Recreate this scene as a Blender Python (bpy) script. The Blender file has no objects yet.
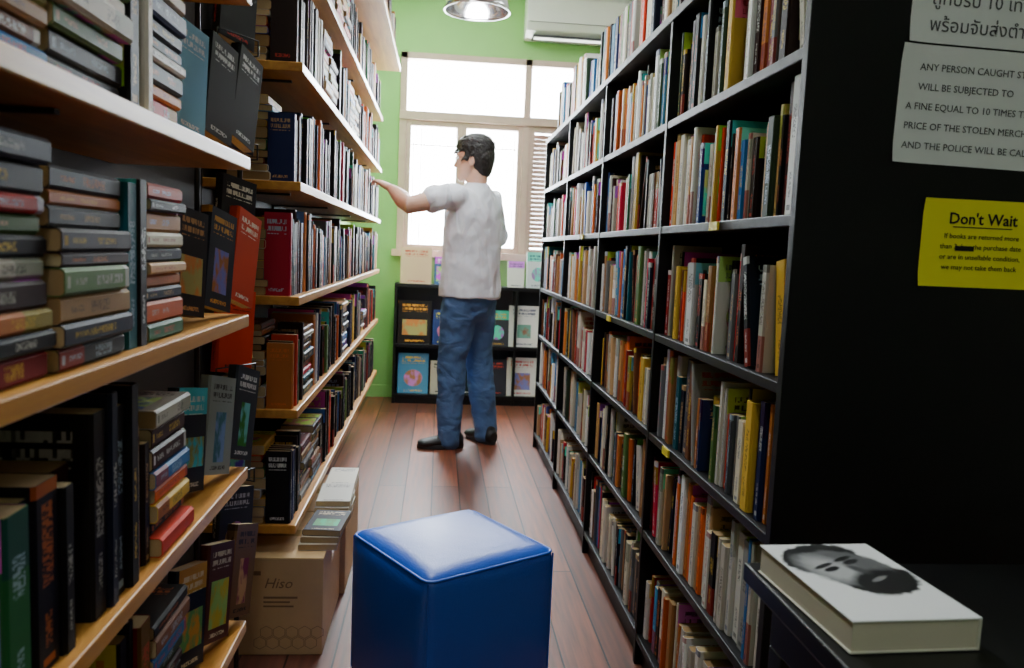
import bpy, math, random, bmesh
import numpy as np
from mathutils import Vector, Matrix
rng = random.Random(23)
S = bpy.context.scene
COL = S.collection

def lin(c):
    return tuple(((x/255)/12.92 if x/255 <= .04045 else (((x/255)+.055)/1.055)**2.4) for x in c)
def L4(c): return (*lin(c), 1.0)

# ---------------------------------------------------------------- materials
def new_mat(name):
    m = bpy.data.materials.new(name); m.use_nodes = True
    nt = m.node_tree; b = nt.nodes['Principled BSDF']
    return m, nt, b
def simple(name, rgb, rough=.5, metal=0, noise=0.0, nscale=20, bump=0.0, bscale=60, spec=.5):
    m, nt, b = new_mat(name)
    b.inputs['Base Color'].default_value = L4(rgb)
    b.inputs['Roughness'].default_value = rough
    b.inputs['Metallic'].default_value = metal
    b.inputs['Specular IOR Level'].default_value = spec
    tc = nt.nodes.new('ShaderNodeTexCoord')
    if noise:
        n = nt.nodes.new('ShaderNodeTexNoise'); n.inputs['Scale'].default_value = nscale; n.inputs['Detail'].default_value = 6
        nt.links.new(tc.outputs['Object'], n.inputs['Vector'])
        r = nt.nodes.new('ShaderNodeMapRange'); r.inputs[1].default_value=.3; r.inputs[2].default_value=.7
        r.inputs[3].default_value = 1-noise; r.inputs[4].default_value = 1+noise
        nt.links.new(n.outputs[0], r.inputs[0])
        h = nt.nodes.new('ShaderNodeHueSaturation'); h.inputs['Color'].default_value = L4(rgb)
        nt.links.new(r.outputs[0], h.inputs['Value']); nt.links.new(h.outputs[0], b.inputs['Base Color'])
    if bump:
        n2 = nt.nodes.new('ShaderNodeTexNoise'); n2.inputs['Scale'].default_value = bscale; n2.inputs['Detail'].default_value = 4
        nt.links.new(tc.outputs['Object'], n2.inputs['Vector'])
        bp = nt.nodes.new('ShaderNodeBump'); bp.inputs['Strength'].default_value = bump; bp.inputs['Distance'].default_value=.01
        nt.links.new(n2.outputs[0], bp.inputs['Height']); nt.links.new(bp.outputs[0], b.inputs['Normal'])
    return m
def emis(name, rgb, st):
    m, nt, b = new_mat(name)
    b.inputs['Emission Color'].default_value = L4(rgb); b.inputs['Emission Strength'].default_value = st
    return m
def wood_mat(name, c1, c2, rough=.4, stretch=(14, 1.2, 14)):
    m, nt, b = new_mat(name)
    tc = nt.nodes.new('ShaderNodeTexCoord'); mp = nt.nodes.new('ShaderNodeMapping')
    mp.inputs['Scale'].default_value = stretch
    n = nt.nodes.new('ShaderNodeTexNoise'); n.inputs['Scale'].default_value = 3; n.inputs['Detail'].default_value = 8; n.inputs['Distortion'].default_value=.6
    cr = nt.nodes.new('ShaderNodeValToRGB')
    cr.color_ramp.elements[0].position=.3; cr.color_ramp.elements[0].color=L4(c1)
    cr.color_ramp.elements[1].position=.7; cr.color_ramp.elements[1].color=L4(c2)
    nt.links.new(tc.outputs['Object'], mp.inputs[0]); nt.links.new(mp.outputs[0], n.inputs['Vector'])
    nt.links.new(n.outputs[0], cr.inputs[0]); nt.links.new(cr.outputs[0], b.inputs['Base Color'])
    b.inputs['Roughness'].default_value = rough
    return m
def floor_mat():
    m, nt, b = new_mat('floor_boards')
    tc = nt.nodes.new('ShaderNodeTexCoord'); mp = nt.nodes.new('ShaderNodeMapping')
    mp.inputs['Rotation'].default_value = (0,0,math.radians(90))
    br = nt.nodes.new('ShaderNodeTexBrick')
    br.inputs['Scale'].default_value = 1; br.inputs['Brick Width'].default_value = 2.7; br.inputs['Row Height'].default_value=.125
    br.inputs['Mortar Size'].default_value=.003; br.inputs['Mortar Smooth'].default_value=.2
    br.inputs['Color1'].default_value=L4((134,74,52)); br.inputs['Color2'].default_value=L4((92,50,37)); br.inputs['Mortar'].default_value=L4((28,15,11))
    br.offset=.37
    nt.links.new(tc.outputs['Object'], mp.inputs[0]); nt.links.new(mp.outputs[0], br.inputs['Vector'])
    mp2 = nt.nodes.new('ShaderNodeMapping'); mp2.inputs['Scale'].default_value=(22,1.3,1)
    n = nt.nodes.new('ShaderNodeTexNoise'); n.inputs['Scale'].default_value=2.5; n.inputs['Detail'].default_value=9
    nt.links.new(tc.outputs['Object'], mp2.inputs[0]); nt.links.new(mp2.outputs[0], n.inputs['Vector'])
    r = nt.nodes.new('ShaderNodeMapRange'); r.inputs[1].default_value=.3; r.inputs[2].default_value=.7; r.inputs[3].default_value=.55; r.inputs[4].default_value=1.4
    nt.links.new(n.outputs[0], r.inputs[0])
    h = nt.nodes.new('ShaderNodeHueSaturation'); nt.links.new(br.outputs['Color'], h.inputs['Color']); nt.links.new(r.outputs[0], h.inputs['Value'])
    nt.links.new(h.outputs[0], b.inputs['Base Color'])
    r2 = nt.nodes.new('ShaderNodeMapRange'); r2.inputs[3].default_value=.34; r2.inputs[4].default_value=.58
    nt.links.new(n.outputs[0], r2.inputs[0]); nt.links.new(r2.outputs[0], b.inputs['Roughness'])
    bp = nt.nodes.new('ShaderNodeBump'); bp.inputs['Strength'].default_value=.5; bp.inputs['Distance'].default_value=.003; bp.invert=True
    nt.links.new(br.outputs['Fac'], bp.inputs['Height']); nt.links.new(bp.outputs[0], b.inputs['Normal'])
    return m
def M(nt, op, a, b=None, c=None):
    n = nt.nodes.new('ShaderNodeMath'); n.operation = op
    for i, v in enumerate((a, b, c)):
        if v is None: continue
        if isinstance(v, (int, float)): n.inputs[i].default_value = v
        else: nt.links.new(v, n.inputs[i])
    return n.outputs[0]
def MIX(nt, f, a, b):
    n = nt.nodes.new('ShaderNodeMix'); n.data_type='RGBA'
    for s, v in ((n.inputs[0], f), (n.inputs[6], a), (n.inputs[7], b)):
        if isinstance(v, (int, float)): s.default_value = v
        elif isinstance(v, tuple): s.default_value = v
        else: nt.links.new(v, s)
    return n.outputs[2]
def MIXF(nt,f,a,b):
    return M(nt,'ADD', M(nt,'MULTIPLY', b, f), M(nt,'MULTIPLY', a, M(nt,'SUBTRACT',1.0,f)))
def letters(nt, u, v, seed, nu, nv, dens):
    cb = nt.nodes.new('ShaderNodeCombineXYZ')
    nt.links.new(M(nt,'FLOOR',M(nt,'MULTIPLY',u,nu)), cb.inputs[0])
    nt.links.new(M(nt,'FLOOR',M(nt,'MULTIPLY',v,nv)), cb.inputs[1])
    nt.links.new(seed, cb.inputs[2])
    w = nt.nodes.new('ShaderNodeTexWhiteNoise'); w.noise_dimensions='3D'
    nt.links.new(cb.outputs[0], w.inputs['Vector'])
    return M(nt,'GREATER_THAN', w.outputs[0], dens)
def band(nt, x, c, h):
    return M(nt,'LESS_THAN', M(nt,'ABSOLUTE', M(nt,'SUBTRACT', x, c)), h)
def attr(nt, name):
    a = nt.nodes.new('ShaderNodeAttribute'); a.attribute_name = name; return a
def spine_mat():
    m, nt, b = new_mat('book_spine')
    c = attr(nt,'col'); t = attr(nt,'txt'); sd = attr(nt,'seed').outputs['Fac']
    uv = nt.nodes.new('ShaderNodeUVMap'); uv.uv_map='UVMap'
    sp = nt.nodes.new('ShaderNodeSeparateXYZ'); nt.links.new(uv.outputs[0], sp.inputs[0])
    u, v = sp.outputs[0], sp.outputs[1]
    s2 = M(nt,'FRACT', M(nt,'MULTIPLY', sd, 7.31)); s3 = M(nt,'FRACT', M(nt,'MULTIPLY', sd, 13.7)); s4=M(nt,'FRACT', M(nt,'MULTIPLY', sd, 29.3))
    ctr = M(nt,'ADD', M(nt,'MULTIPLY', s2, .2), .50); hl = M(nt,'ADD', M(nt,'MULTIPLY', s3, .14), .08)
    uw = M(nt,'ADD', M(nt,'MULTIPLY', s4, .17), .12)
    title = M(nt,'MULTIPLY', band(nt,v,ctr,hl), band(nt,u,.5,uw))
    lt = M(nt,'MULTIPLY', title, letters(nt,u,v,sd,9,95,.5))
    auth = M(nt,'MULTIPLY', band(nt,v,.22,.09), band(nt,u,.5,.13))
    la = M(nt,'MULTIPLY', auth, letters(nt,u,v,s2,11,110,.5))
    tot = M(nt,'MAXIMUM', lt, la)
    bandm = M(nt,'MULTIPLY', M(nt,'GREATER_THAN', v, .93), M(nt,'GREATER_THAN', s3, .85))
    logo = M(nt,'MULTIPLY', band(nt,v,.055,.02), band(nt,u,.5,.22))
    tot = M(nt,'MAXIMUM', M(nt,'MAXIMUM', tot, bandm), M(nt,'MULTIPLY', logo, M(nt,'GREATER_THAN', s2, .5)))
    base = c.outputs['Color']
    acc = M(nt,'MULTIPLY', M(nt,'GREATER_THAN', v, .70), M(nt,'GREATER_THAN', s2, .86))
    h = nt.nodes.new('ShaderNodeHueSaturation'); h.inputs['Hue'].default_value=.58; h.inputs['Value'].default_value=.6; nt.links.new(base, h.inputs['Color'])
    base = MIX(nt, acc, base, h.outputs[0])
    acc2 = M(nt,'MULTIPLY', M(nt,'LESS_THAN', v, .34), M(nt,'GREATER_THAN', s4, .9))
    base = MIX(nt, M(nt,'MULTIPLY',acc2,.8), base, L4((140,44,36)))
    nt.links.new(MIX(nt, M(nt,'MULTIPLY',tot,.64), base, t.outputs['Color']), b.inputs['Base Color'])
    b.inputs['Roughness'].default_value=.55; b.inputs['Specular IOR Level'].default_value=.12
    return m
def cover_mat():
    m, nt, b = new_mat('book_cover')
    c = attr(nt,'col'); t = attr(nt,'txt'); sd = attr(nt,'seed').outputs['Fac']
    uv = nt.nodes.new('ShaderNodeUVMap'); uv.uv_map='UVMap'
    sp = nt.nodes.new('ShaderNodeSeparateXYZ'); nt.links.new(uv.outputs[0], sp.inputs[0])
    u, v = sp.outputs[0], sp.outputs[1]
    fr=lambda k: M(nt,'FRACT', M(nt,'MULTIPLY', sd, k))
    s2,s3,s4,s5 = fr(7.31),fr(17.9),fr(41.3),fr(5.77)
    cb = nt.nodes.new('ShaderNodeCombineXYZ'); nt.links.new(u, cb.inputs[0]); nt.links.new(v, cb.inputs[1]); nt.links.new(M(nt,'MULTIPLY',sd,50), cb.inputs[2])
    n = nt.nodes.new('ShaderNodeTexNoise'); n.inputs['Scale'].default_value=4.5; n.inputs['Detail'].default_value=6; nt.links.new(cb.outputs[0], n.inputs['Vector'])
    r = nt.nodes.new('ShaderNodeMapRange'); r.inputs[1].default_value=.44; r.inputs[2].default_value=.56; nt.links.new(n.outputs[0], r.inputs[0])
    hv = nt.nodes.new('ShaderNodeCombineColor'); hv.mode='HSV'
    nt.links.new(s5, hv.inputs[0]); hv.inputs[1].default_value=.92; nt.links.new(M(nt,'ADD',M(nt,'MULTIPLY',s3,.8),.12), hv.inputs[2])
    hv2 = nt.nodes.new('ShaderNodeCombineColor'); hv2.mode='HSV'
    nt.links.new(s4, hv2.inputs[0]); hv2.inputs[1].default_value=.7; nt.links.new(M(nt,'ADD',M(nt,'MULTIPLY',s2,.6),.2), hv2.inputs[2])
    art = M(nt,'MULTIPLY', band(nt,v,.38,M(nt,'ADD',M(nt,'MULTIPLY',s2,.2),.10)), band(nt,u,.5,M(nt,'ADD',M(nt,'MULTIPLY',s3,.32),.16)))
    pic = MIX(nt, r.outputs[0], hv.outputs[0], hv2.outputs[0])
    dx=M(nt,'SUBTRACT',u,.5); dy=M(nt,'MULTIPLY',M(nt,'SUBTRACT',v,.38),1.5)
    circ=M(nt,'LESS_THAN',M(nt,'SQRT',M(nt,'ADD',M(nt,'MULTIPLY',dx,dx),M(nt,'MULTIPLY',dy,dy))),M(nt,'ADD',M(nt,'MULTIPLY',s4,.15),.18))
    art = M(nt,'MULTIPLY', MIXF(nt, M(nt,'GREATER_THAN',s4,.7), art, circ), M(nt,'GREATER_THAN',s2,.2))
    base = MIX(nt, M(nt,'MULTIPLY',art,.9), c.outputs['Color'], pic)
    stripe = M(nt,'MULTIPLY', M(nt,'GREATER_THAN', v, .74), M(nt,'GREATER_THAN', s3, .72))
    base = MIX(nt, M(nt,'MULTIPLY',stripe,.8), base, hv.outputs[0])
    ti = M(nt,'MULTIPLY', M(nt,'MULTIPLY', band(nt,v,.83,.09), band(nt,u,.5,.38)), letters(nt,u,v,sd,30,24,.4))
    rows = M(nt,'GREATER_THAN', M(nt,'FRACT', M(nt,'MULTIPLY', v, 12)), .35)
    ti = M(nt,'MULTIPLY', ti, rows)
    au = M(nt,'MULTIPLY', M(nt,'MULTIPLY', band(nt,v,.07,.02), band(nt,u,.5,.3)), letters(nt,u,v,s2,40,50,.4))
    base = MIX(nt, M(nt,'MULTIPLY',M(nt,'MAXIMUM', ti, au),.85), base, t.outputs['Color'])
    nt.links.new(base, b.inputs['Base Color'])
    b.inputs['Roughness'].default_value=.45; b.inputs['Specular IOR Level'].default_value=.22
    return m
def page_mat():
    m, nt, b = new_mat('book_pages')
    uv = nt.nodes.new('ShaderNodeUVMap'); uv.uv_map='UVMap'
    sp = nt.nodes.new('ShaderNodeSeparateXYZ'); nt.links.new(uv.outputs[0], sp.inputs[0])
    l = M(nt,'FRACT', M(nt,'MULTIPLY', sp.outputs[0], 14))
    f = M(nt,'MULTIPLY', M(nt,'GREATER_THAN', l, .6), .35)
    sd = attr(nt,'seed').outputs['Fac']
    b1 = MIX(nt, sd, L4((206,184,138)), L4((158,122,76)))
    nt.links.new(MIX(nt, f, b1, L4((108,80,52))), b.inputs['Base Color'])
    b.inputs['Roughness'].default_value=.85
    return m

m_spine, m_cover, m_page = spine_mat(), cover_mat(), page_mat()
m_green = simple('green_wall_paint', (140,192,112), .7, noise=.05, nscale=3, bump=.1)
m_cream = simple('cream_wall_paint', (170,172,158), .8, noise=.05, nscale=3)
m_ceil = simple('ceiling_paint', (214,214,208), .8, noise=.03)
m_floor = floor_mat()
m_pine = wood_mat('pine_veneer', (178,118,46), (208,150,66), .36)
m_pine_back = wood_mat('dark_backing', (38,33,29), (52,45,38), .7)
m_black = simple('black_painted_wood', (7,7,9), .5, noise=.15, nscale=30, bump=.08, bscale=25, spec=.28)
m_blackmat = simple('black_laminate', (14,14,16), .4, noise=.1, spec=.4)
m_frame = simple('window_wood', (196,168,154), .55, noise=.06, nscale=15)
m_white = simple('white_plastic', (226,226,220), .35, noise=.01)
m_dark = simple('dark_plastic', (25,25,26), .5, noise=.05)
m_chrome = simple('chrome', (210,210,212), .12, metal=1, noise=.02)
m_card = simple('cardboard', (204,168,120), .8, noise=.07, nscale=9, bump=.08)
m_cardprint = simple('cardboard_ink', (134,104,70), .8, noise=.05)
m_tape = simple('packing_tape', (186,158,106), .25, noise=.03)

# ---------------------------------------------------------------- helpers
def link(o, parent=None):
    COL.objects.link(o)
    if parent: o.parent = parent
    return o
def empty(name, loc=(0,0,0)):
    e = bpy.data.objects.new(name, None); e.location = loc; e.empty_display_size=.1
    return link(e)
def mesh_obj(name, verts, faces, mats, parent=None, smooth=False, midx=None):
    me = bpy.data.meshes.new(name); me.from_pydata([tuple(v) for v in verts], [], faces)
    for m in (mats if isinstance(mats,(list,tuple)) else [mats]): me.materials.append(m)
    if midx: me.polygons.foreach_set('material_index', midx)
    if smooth: me.polygons.foreach_set('use_smooth', [True]*len(me.polygons))
    me.update()
    return link(bpy.data.objects.new(name, me), parent)
class Boxes:
    def __init__(s): s.v=[]; s.f=[]; s.m=[]
    def add(s, x0,x1,y0,y1,z0,z1, m=0):
        b=len(s.v)
        s.v += [(x0,y0,z0),(x1,y0,z0),(x1,y1,z0),(x0,y1,z0),(x0,y0,z1),(x1,y0,z1),(x1,y1,z1),(x0,y1,z1)]
        s.f += [(b,b+3,b+2,b+1),(b+4,b+5,b+6,b+7),(b,b+1,b+5,b+4),(b+1,b+2,b+6,b+5),(b+2,b+3,b+7,b+6),(b+3,b,b+4,b+7)]
        s.m += [m]*6
    def obj(s, name, mats, parent=None, bevel=.002):
        o = mesh_obj(name, s.v, s.f, mats, parent, midx=s.m)
        if bevel:
            md = o.modifiers.new('bevel','BEVEL'); md.width=bevel; md.segments=2; md.limit_method='ANGLE'
        return o
class Books:
    def __init__(s): s.v=[]; s.f=[]; s.mi=[]; s.col=[]; s.txt=[]; s.seed=[]; s.uv=[]
    def q(s, idx, mi, col, txt, seed, uv):
        s.f.append(idx); s.mi.append(mi); s.col += [col]*4; s.txt += [txt]*4; s.seed += [seed]*4; s.uv += uv
    def book(s, o, ex, ey, ez, T, D, H, col, txt, seed=None, hard=False):
        seed = rng.random() if seed is None else seed
        o=Vector(o); ex=Vector(ex); ey=Vector(ey); ez=Vector(ez)
        c = .0028 if hard else .0012
        b = min(.004, T*.2); ov = .003 if hard else .0006
        outer=[(0,D),(0,b),(b,0),(T-b,0),(T,b),(T,D)]
        inner=[(c,D),(c,b+c*.4),(b+c*.4,c),(T-b-c*.4,c),(T-c,b+c*.4),(T-c,D)]
        base=len(s.v)
        for z in (0,H):
            for p in outer+inner: s.v.append(o+ex*p[0]+ey*p[1]+ez*z)
        B=lambda i:base+i; Tt=lambda i:base+12+i
        C=col; X=txt
        for i in range(5):
            if i in (0,4):
                uv=[(0,0),(1,0),(1,1),(0,1)]
                s.q((B(i),B(i+1),Tt(i+1),Tt(i)),1,C,X,seed,uv)
            else:
                us={1:(0,.12),2:(.12,.88),3:(.88,1)}[i]
                s.q((B(i),B(i+1),Tt(i+1),Tt(i)),0,C,X,seed,[(us[0],0),(us[1],0),(us[1],1),(us[0],1)])
            z4=[(0.02,.02)]*4
            s.q((B(i),B(i+6),B(i+7),B(i+1)),1,C,X,seed,z4)
            s.q((Tt(i),Tt(i+1),Tt(i+7),Tt(i+6)),1,C,X,seed,z4)
        for i in (0,5): s.q((B(i),Tt(i),Tt(i+6),B(i+6)),1,C,X,seed,[(0.02,.02)]*4)
        p=len(s.v)
        for z in (ov,H-ov):
            for a in ((c,c),(T-c,c),(T-c,D-ov),(c,D-ov)): s.v.append(o+ex*a[0]+ey*a[1]+ez*z)
        u=[(0,0),(1,0),(1,1),(0,1)]
        s.q((p,p+3,p+2,p+1),2,C,X,seed,[(0,0),(0,1),(1,1),(1,0)])
        s.q((p+4,p+5,p+6,p+7),2,C,X,seed,u)
        s.q((p+2,p+3,p+7,p+6),2,C,X,seed,u)
    def obj(s, name, parent=None, off=(0,0,0)):
        off=Vector(off)
        me=bpy.data.meshes.new(name); me.from_pydata([tuple(v-off) for v in s.v],[],s.f)
        for m in (m_spine,m_cover,m_page): me.materials.append(m)
        me.polygons.foreach_set('material_index', s.mi)
        ul=me.uv_layers.new(name='UVMap'); ul.data.foreach_set('uv', np.array(s.uv,dtype=np.float32).ravel())
        for nm,arr in (('col',s.col),('txt',s.txt)):
            a=me.attributes.new(nm,'FLOAT_COLOR','CORNER'); a.data.foreach_set('color', np.array([(*x,1) for x in arr],dtype=np.float32).ravel())
        a=me.attributes.new('seed','FLOAT','CORNER'); a.data.foreach_set('value', np.array(s.seed,dtype=np.float32))
        me.update()
        return link(bpy.data.objects.new(name, me), parent)

WH=[(234,230,220),(216,208,194),(242,242,240),(204,196,180),(226,216,190)]
DK=[(14,14,16),(22,22,28),(12,12,13),(40,24,20),(16,22,40),(54,18,18),(30,26,24)]
RD=[(188,20,18),(212,56,26),(120,16,22),(224,98,34),(196,26,60)]
BL=[(20,56,144),(36,106,172),(20,90,104),(70,140,184),(30,42,90)]
TN=[(172,118,66),(210,160,98),(114,68,42),(220,176,60),(212,124,56),(192,150,106)]
GN=[(34,96,52),(92,128,64),(50,68,48)]
GY=[(112,112,114),(76,78,86),(146,144,140)]
def pick(w):
    g = rng.choices([WH,DK,RD,BL,TN,GN,GY], weights=w)[0]
    c = rng.choice(g); k = rng.uniform(.8,1.05)
    c = tuple(min(255,x*k) for x in c); lum=sum(c)/3
    if lum>120: t = rng.choice([(20,20,22),(30,30,30),(160,30,30),(30,50,110)])
    else: t = rng.choice([(225,225,220),(220,180,60),(190,186,176),(210,110,50),(170,190,210),(190,60,50),(200,160,110)])
    return lin(c), lin(t)
PW_R=[3.7,2.7,1.6,1.1,1.6,.45,.8]
PW_L=[.4,7.2,1.1,.6,.8,.45,.6]
PW_N=[.2,8.5,.6,.4,.4,.3,.3]
PW_S=[.6,4.0,1.1,.55,2.2,.8,.3]

def row(bk, side, y0, y1, z, xf, hr, dr, pw, tr=(.012,.036), lean=.04, plain=False):
    y=y0; run=0
    while True:
        T=rng.uniform(*tr)
        if rng.random()<.12: T*=1.35
        if run<=0: run=rng.randint(1,5); hb=rng.uniform(*hr)
        run-=1
        H=min(hr[1],max(hr[0],hb+rng.uniform(-.014,.014))); D=rng.uniform(*dr)
        inset=rng.uniform(0,.016) + (.02 if rng.random()<.06 else 0)
        col,txt=pick(pw); hard = H>.5*(hr[0]+hr[1]) and rng.random()<.5
        a=0
        if rng.random()<lean: a=math.radians(rng.uniform(4,13))*rng.choice([1,-1])
        adv = T*math.cos(a)+H*abs(math.sin(a))
        if y+adv>y1-.002: break
        ca,sa=math.cos(a),math.sin(a)
        ez=Vector((0,sa,ca)); thick=Vector((0,ca,-sa))
        ys = y if a>=0 else y+H*(-sa)
        lift = T*sa if a>0 else 0
        p=Vector((0,ys,z+.0005+lift)); sd=rng.uniform(.002,.02) if plain else None
        if side>0:
            bk.book(Vector((xf+inset,0,0))+p+thick*T, -thick, (1,0,0), ez, T,D,H,col,txt,seed=sd,hard=hard)
        else:
            bk.book(Vector((xf-inset,0,0))+p, thick, (-1,0,0), ez, T,D,H,col,txt,seed=sd,hard=hard)
        y+=adv+rng.uniform(0,.0012)
    return y
def stack(bk, y0, z, xf, hmax, pw, L=.178, tr=(.015,.031)):
    zz=z+.0005
    while True:
        T=rng.uniform(*tr)
        if zz+T>z+hmax: break
        H=L*rng.uniform(.94,1.03); D=rng.uniform(.100,.112); ins=rng.uniform(0,.014)-(.010 if rng.random()<.15 else 0); dy=rng.uniform(0,.010)
        col,txt=pick(pw)
        bk.book((xf-ins,y0+dy,zz+T),(0,0,-1),(-1,0,0),(0,1,0),T,D,H,col,txt)
        zz+=T+.0004
    return y0+L*1.03+.010

# ---------------------------------------------------------------- room shell
XL,XR,YB,YF,ZC=-.64,2.3,5.95,-1.6,3.05
b=Boxes(); b.add(XL-.15,XR+.15,YF-.15,YB+.15,-.12,0); b.obj('floor',m_floor,bevel=0)
b=Boxes(); b.add(XL-.15,XR+.15,YF-.15,YB+.15,ZC,ZC+.12); b.obj('ceiling',m_ceil,bevel=0)
b=Boxes(); b.add(XL-.15,XL,YF,YB,0,ZC); b.obj('wall_left',m_green,bevel=0)
b=Boxes(); b.add(XR,XR+.15,YF,YB,0,ZC); b.obj('wall_right',m_cream,bevel=0)
b=Boxes(); b.add(XL-.15,XR+.15,YF-.15,YF,0,ZC); b.obj('wall_front',m_cream,bevel=0)
WX0,WX1,WZ0,WZ1=-.32,1.28,1.06,2.50
b=Boxes()
b.add(XL-.15,WX0,YB,YB+.15,0,ZC); b.add(WX1,XR+.15,YB,YB+.15,0,ZC)
b.add(WX0,WX1,YB,YB+.15,0,WZ0); b.add(WX0,WX1,YB,YB+.15,WZ1,ZC)
b.obj('wall_back',m_green,bevel=0)
win=empty('window_1')
b=Boxes(); y0,y1=YB-.03,YB+.07
for x0,x1 in ((WX0,WX0+.05),(.575,.625),(WX1-.05,WX1)): b.add(x0,x1,y0,y1,WZ0,WZ1)
b.add(WX0,WX1,y0-.015,y1,2.03,2.09); b.add(WX0,WX1,y0,y1,WZ1-.045,WZ1); b.add(WX0-.03,WX1+.03,y0-.05,y1,WZ0-.01,WZ0+.04)
for (a,c) in ((WX0+.05,.13),(.13,.575),(.625,WX1-.05)):
    b.add(a,a+.035,y0+.01,y1-.02,WZ0+.04,2.03); b.add(c-.035,c,y0+.01,y1-.02,WZ0+.04,2.03)
    b.add(a+.035,c-.035,y0+.01,y1-.02,1.99,2.03); b.add(a+.035,c-.035,y0+.01,y1-.02,WZ0+.04,WZ0+.08)
b.obj('frame',m_frame,win,bevel=.003)
b=Boxes()
for i in range(27):
    x=WX0+.06+i*.058
    b.add(x,x+.005,y1-.012,y1-.004,1.86,1.99)
b.add(WX0+.05,WX1-.05,y1-.012,y1-.004,1.86,1.868)
for x in (WX0+.10,WX0+.155,.52,.545): b.add(x,x+.006,y1-.012,y1-.004,WZ0+.05,1.99)
b.obj('iron_grille',m_frame,win,bevel=0)
b=Boxes()
for i in range(26):
    z=1.15+i*.032; b.add(.665,WX1-.09,y1-.035,y1-.015,z,z+.029)
b.obj('louvre_shutter',m_frame,win,bevel=.001)
m,nt,bb=new_mat('window_glass')
tr=nt.nodes.new('ShaderNodeBsdfTransparent'); gl=nt.nodes.new('ShaderNodeBsdfGlossy'); gl.inputs['Roughness'].default_value=.05
mx=nt.nodes.new('ShaderNodeMixShader'); mx.inputs[0].default_value=.04
nt.links.new(tr.outputs[0],mx.inputs[1]); nt.links.new(gl.outputs[0],mx.inputs[2]); nt.links.new(mx.outputs[0],nt.nodes['Material Output'].inputs[0])
b=Boxes(); b.add(WX0+.05,WX1-.05,YB+.052,YB+.056,WZ0+.04,WZ1-.045); b.obj('glass',m,win,bevel=0)
b=Boxes(); b.add(XL,-.31,YB-.015,YB,0,.09); b.obj('baseboard_back',m_green,bevel=.003)

# ---------------------------------------------------------------- left pine shelving
LEV=[.35,.67,.975,1.276,1.58,1.885]
XF=-.367
def pine_unit(ya,yb,levels,topx,backto):
    e=empty('pine_bookshelf',(XF,(ya+yb)/2,0))
    b=Boxes(); ox,oy=XF,(ya+yb)/2
    for z in levels: b.add(XL+.022-ox,0,ya-oy,yb-oy,z-.024,z)
    if topx: b.add(XL+.022-ox,topx-ox,ya+.35-oy,yb-oy,2.19-.03,2.19)
    b.obj('boards',m_pine,e,bevel=.0025)
    b=Boxes(); b.add(XL-ox+.001,XL+.022-ox,ya-oy,backto-oy,.0,2.5); b.obj('backing',m_pine_back,e,bevel=0)
    b=Boxes()
    y=ya+.12
    while y<yb:
        for z in levels:
            b.add(XL+.022-ox,-.05,y-oy,y+.012-oy,z-.030,z-.0245)
            b.add(XL+.022-ox,XL+.03-ox,y-oy,y+.012-oy,z-.12,z-.0245)
        y+=.75
    b.obj('steel_brackets',m_dark,e,bevel=0)
    return e
near=pine_unit(.05,1.60,LEV,None,2.15)
far=pine_unit(2.16,4.98,LEV,-.27,4.98)

bk=Books()
for li,z in enumerate(LEV):
    big = z in (.35,.67)
    if z in (.975,1.276):
        y=.07
        while y<.86: y=stack(bk,y,z,XF-.012,.262*rng.uniform(.82,1),PW_S)
        y=row(bk,-1,y,1.12,z,XF-.010,(.20,.245),(.12,.16),PW_N,(.018,.035),0)+.004
        y=stack(bk,y,z,XF-.016,.225,PW_S,L=.15)
    else:
        y=.07
        y=row(bk,-1,y,1.12,z,XF-.010,(.17,.262) if big else (.17,.245),(.12,.17),PW_N,(.014,.040),.03)+.004
        y=stack(bk,y,z,XF-.014,.23,PW_S,L=.15)
    if y<1.30: y=row(bk,-1,y,1.315,z,XF-.04,(.17,.2),(.11,.13),PW_N,(.018,.03),0)
bk.obj('paperback_books')
bk=Books()
for li,z in enumerate(LEV):
    stack(bk,2.165,z,XF-.085,.24*rng.uniform(.9,1.02),[2.2,1.5,.6,.3,3,.2,1])
    y=row(bk,-1,2.172,2.36,z,XF-.010,(.165,.23),(.066,.070),PW_N,(.016,.034),0,plain=True)+.003
    while y<4.94:
        if rng.random()<.16 and y<4.7: y=stack(bk,y,z,XF-.015,rng.uniform(.12,.24),PW_S)
        else: y=row(bk,-1,y,min(4.96,y+rng.uniform(.25,.6)),z,XF-.012,(.165,.24),(.11,.15),PW_L,(.013,.036),.05)+.003
bk.obj('paperback_books')
bk=Books()
row(bk,-1,2.55,4.9,2.191,-.29,(.18,.25),(.13,.17),[1,5,1,1.2,1,.5,1],(.02,.05),.03)
bk.obj('row_of_books')

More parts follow.
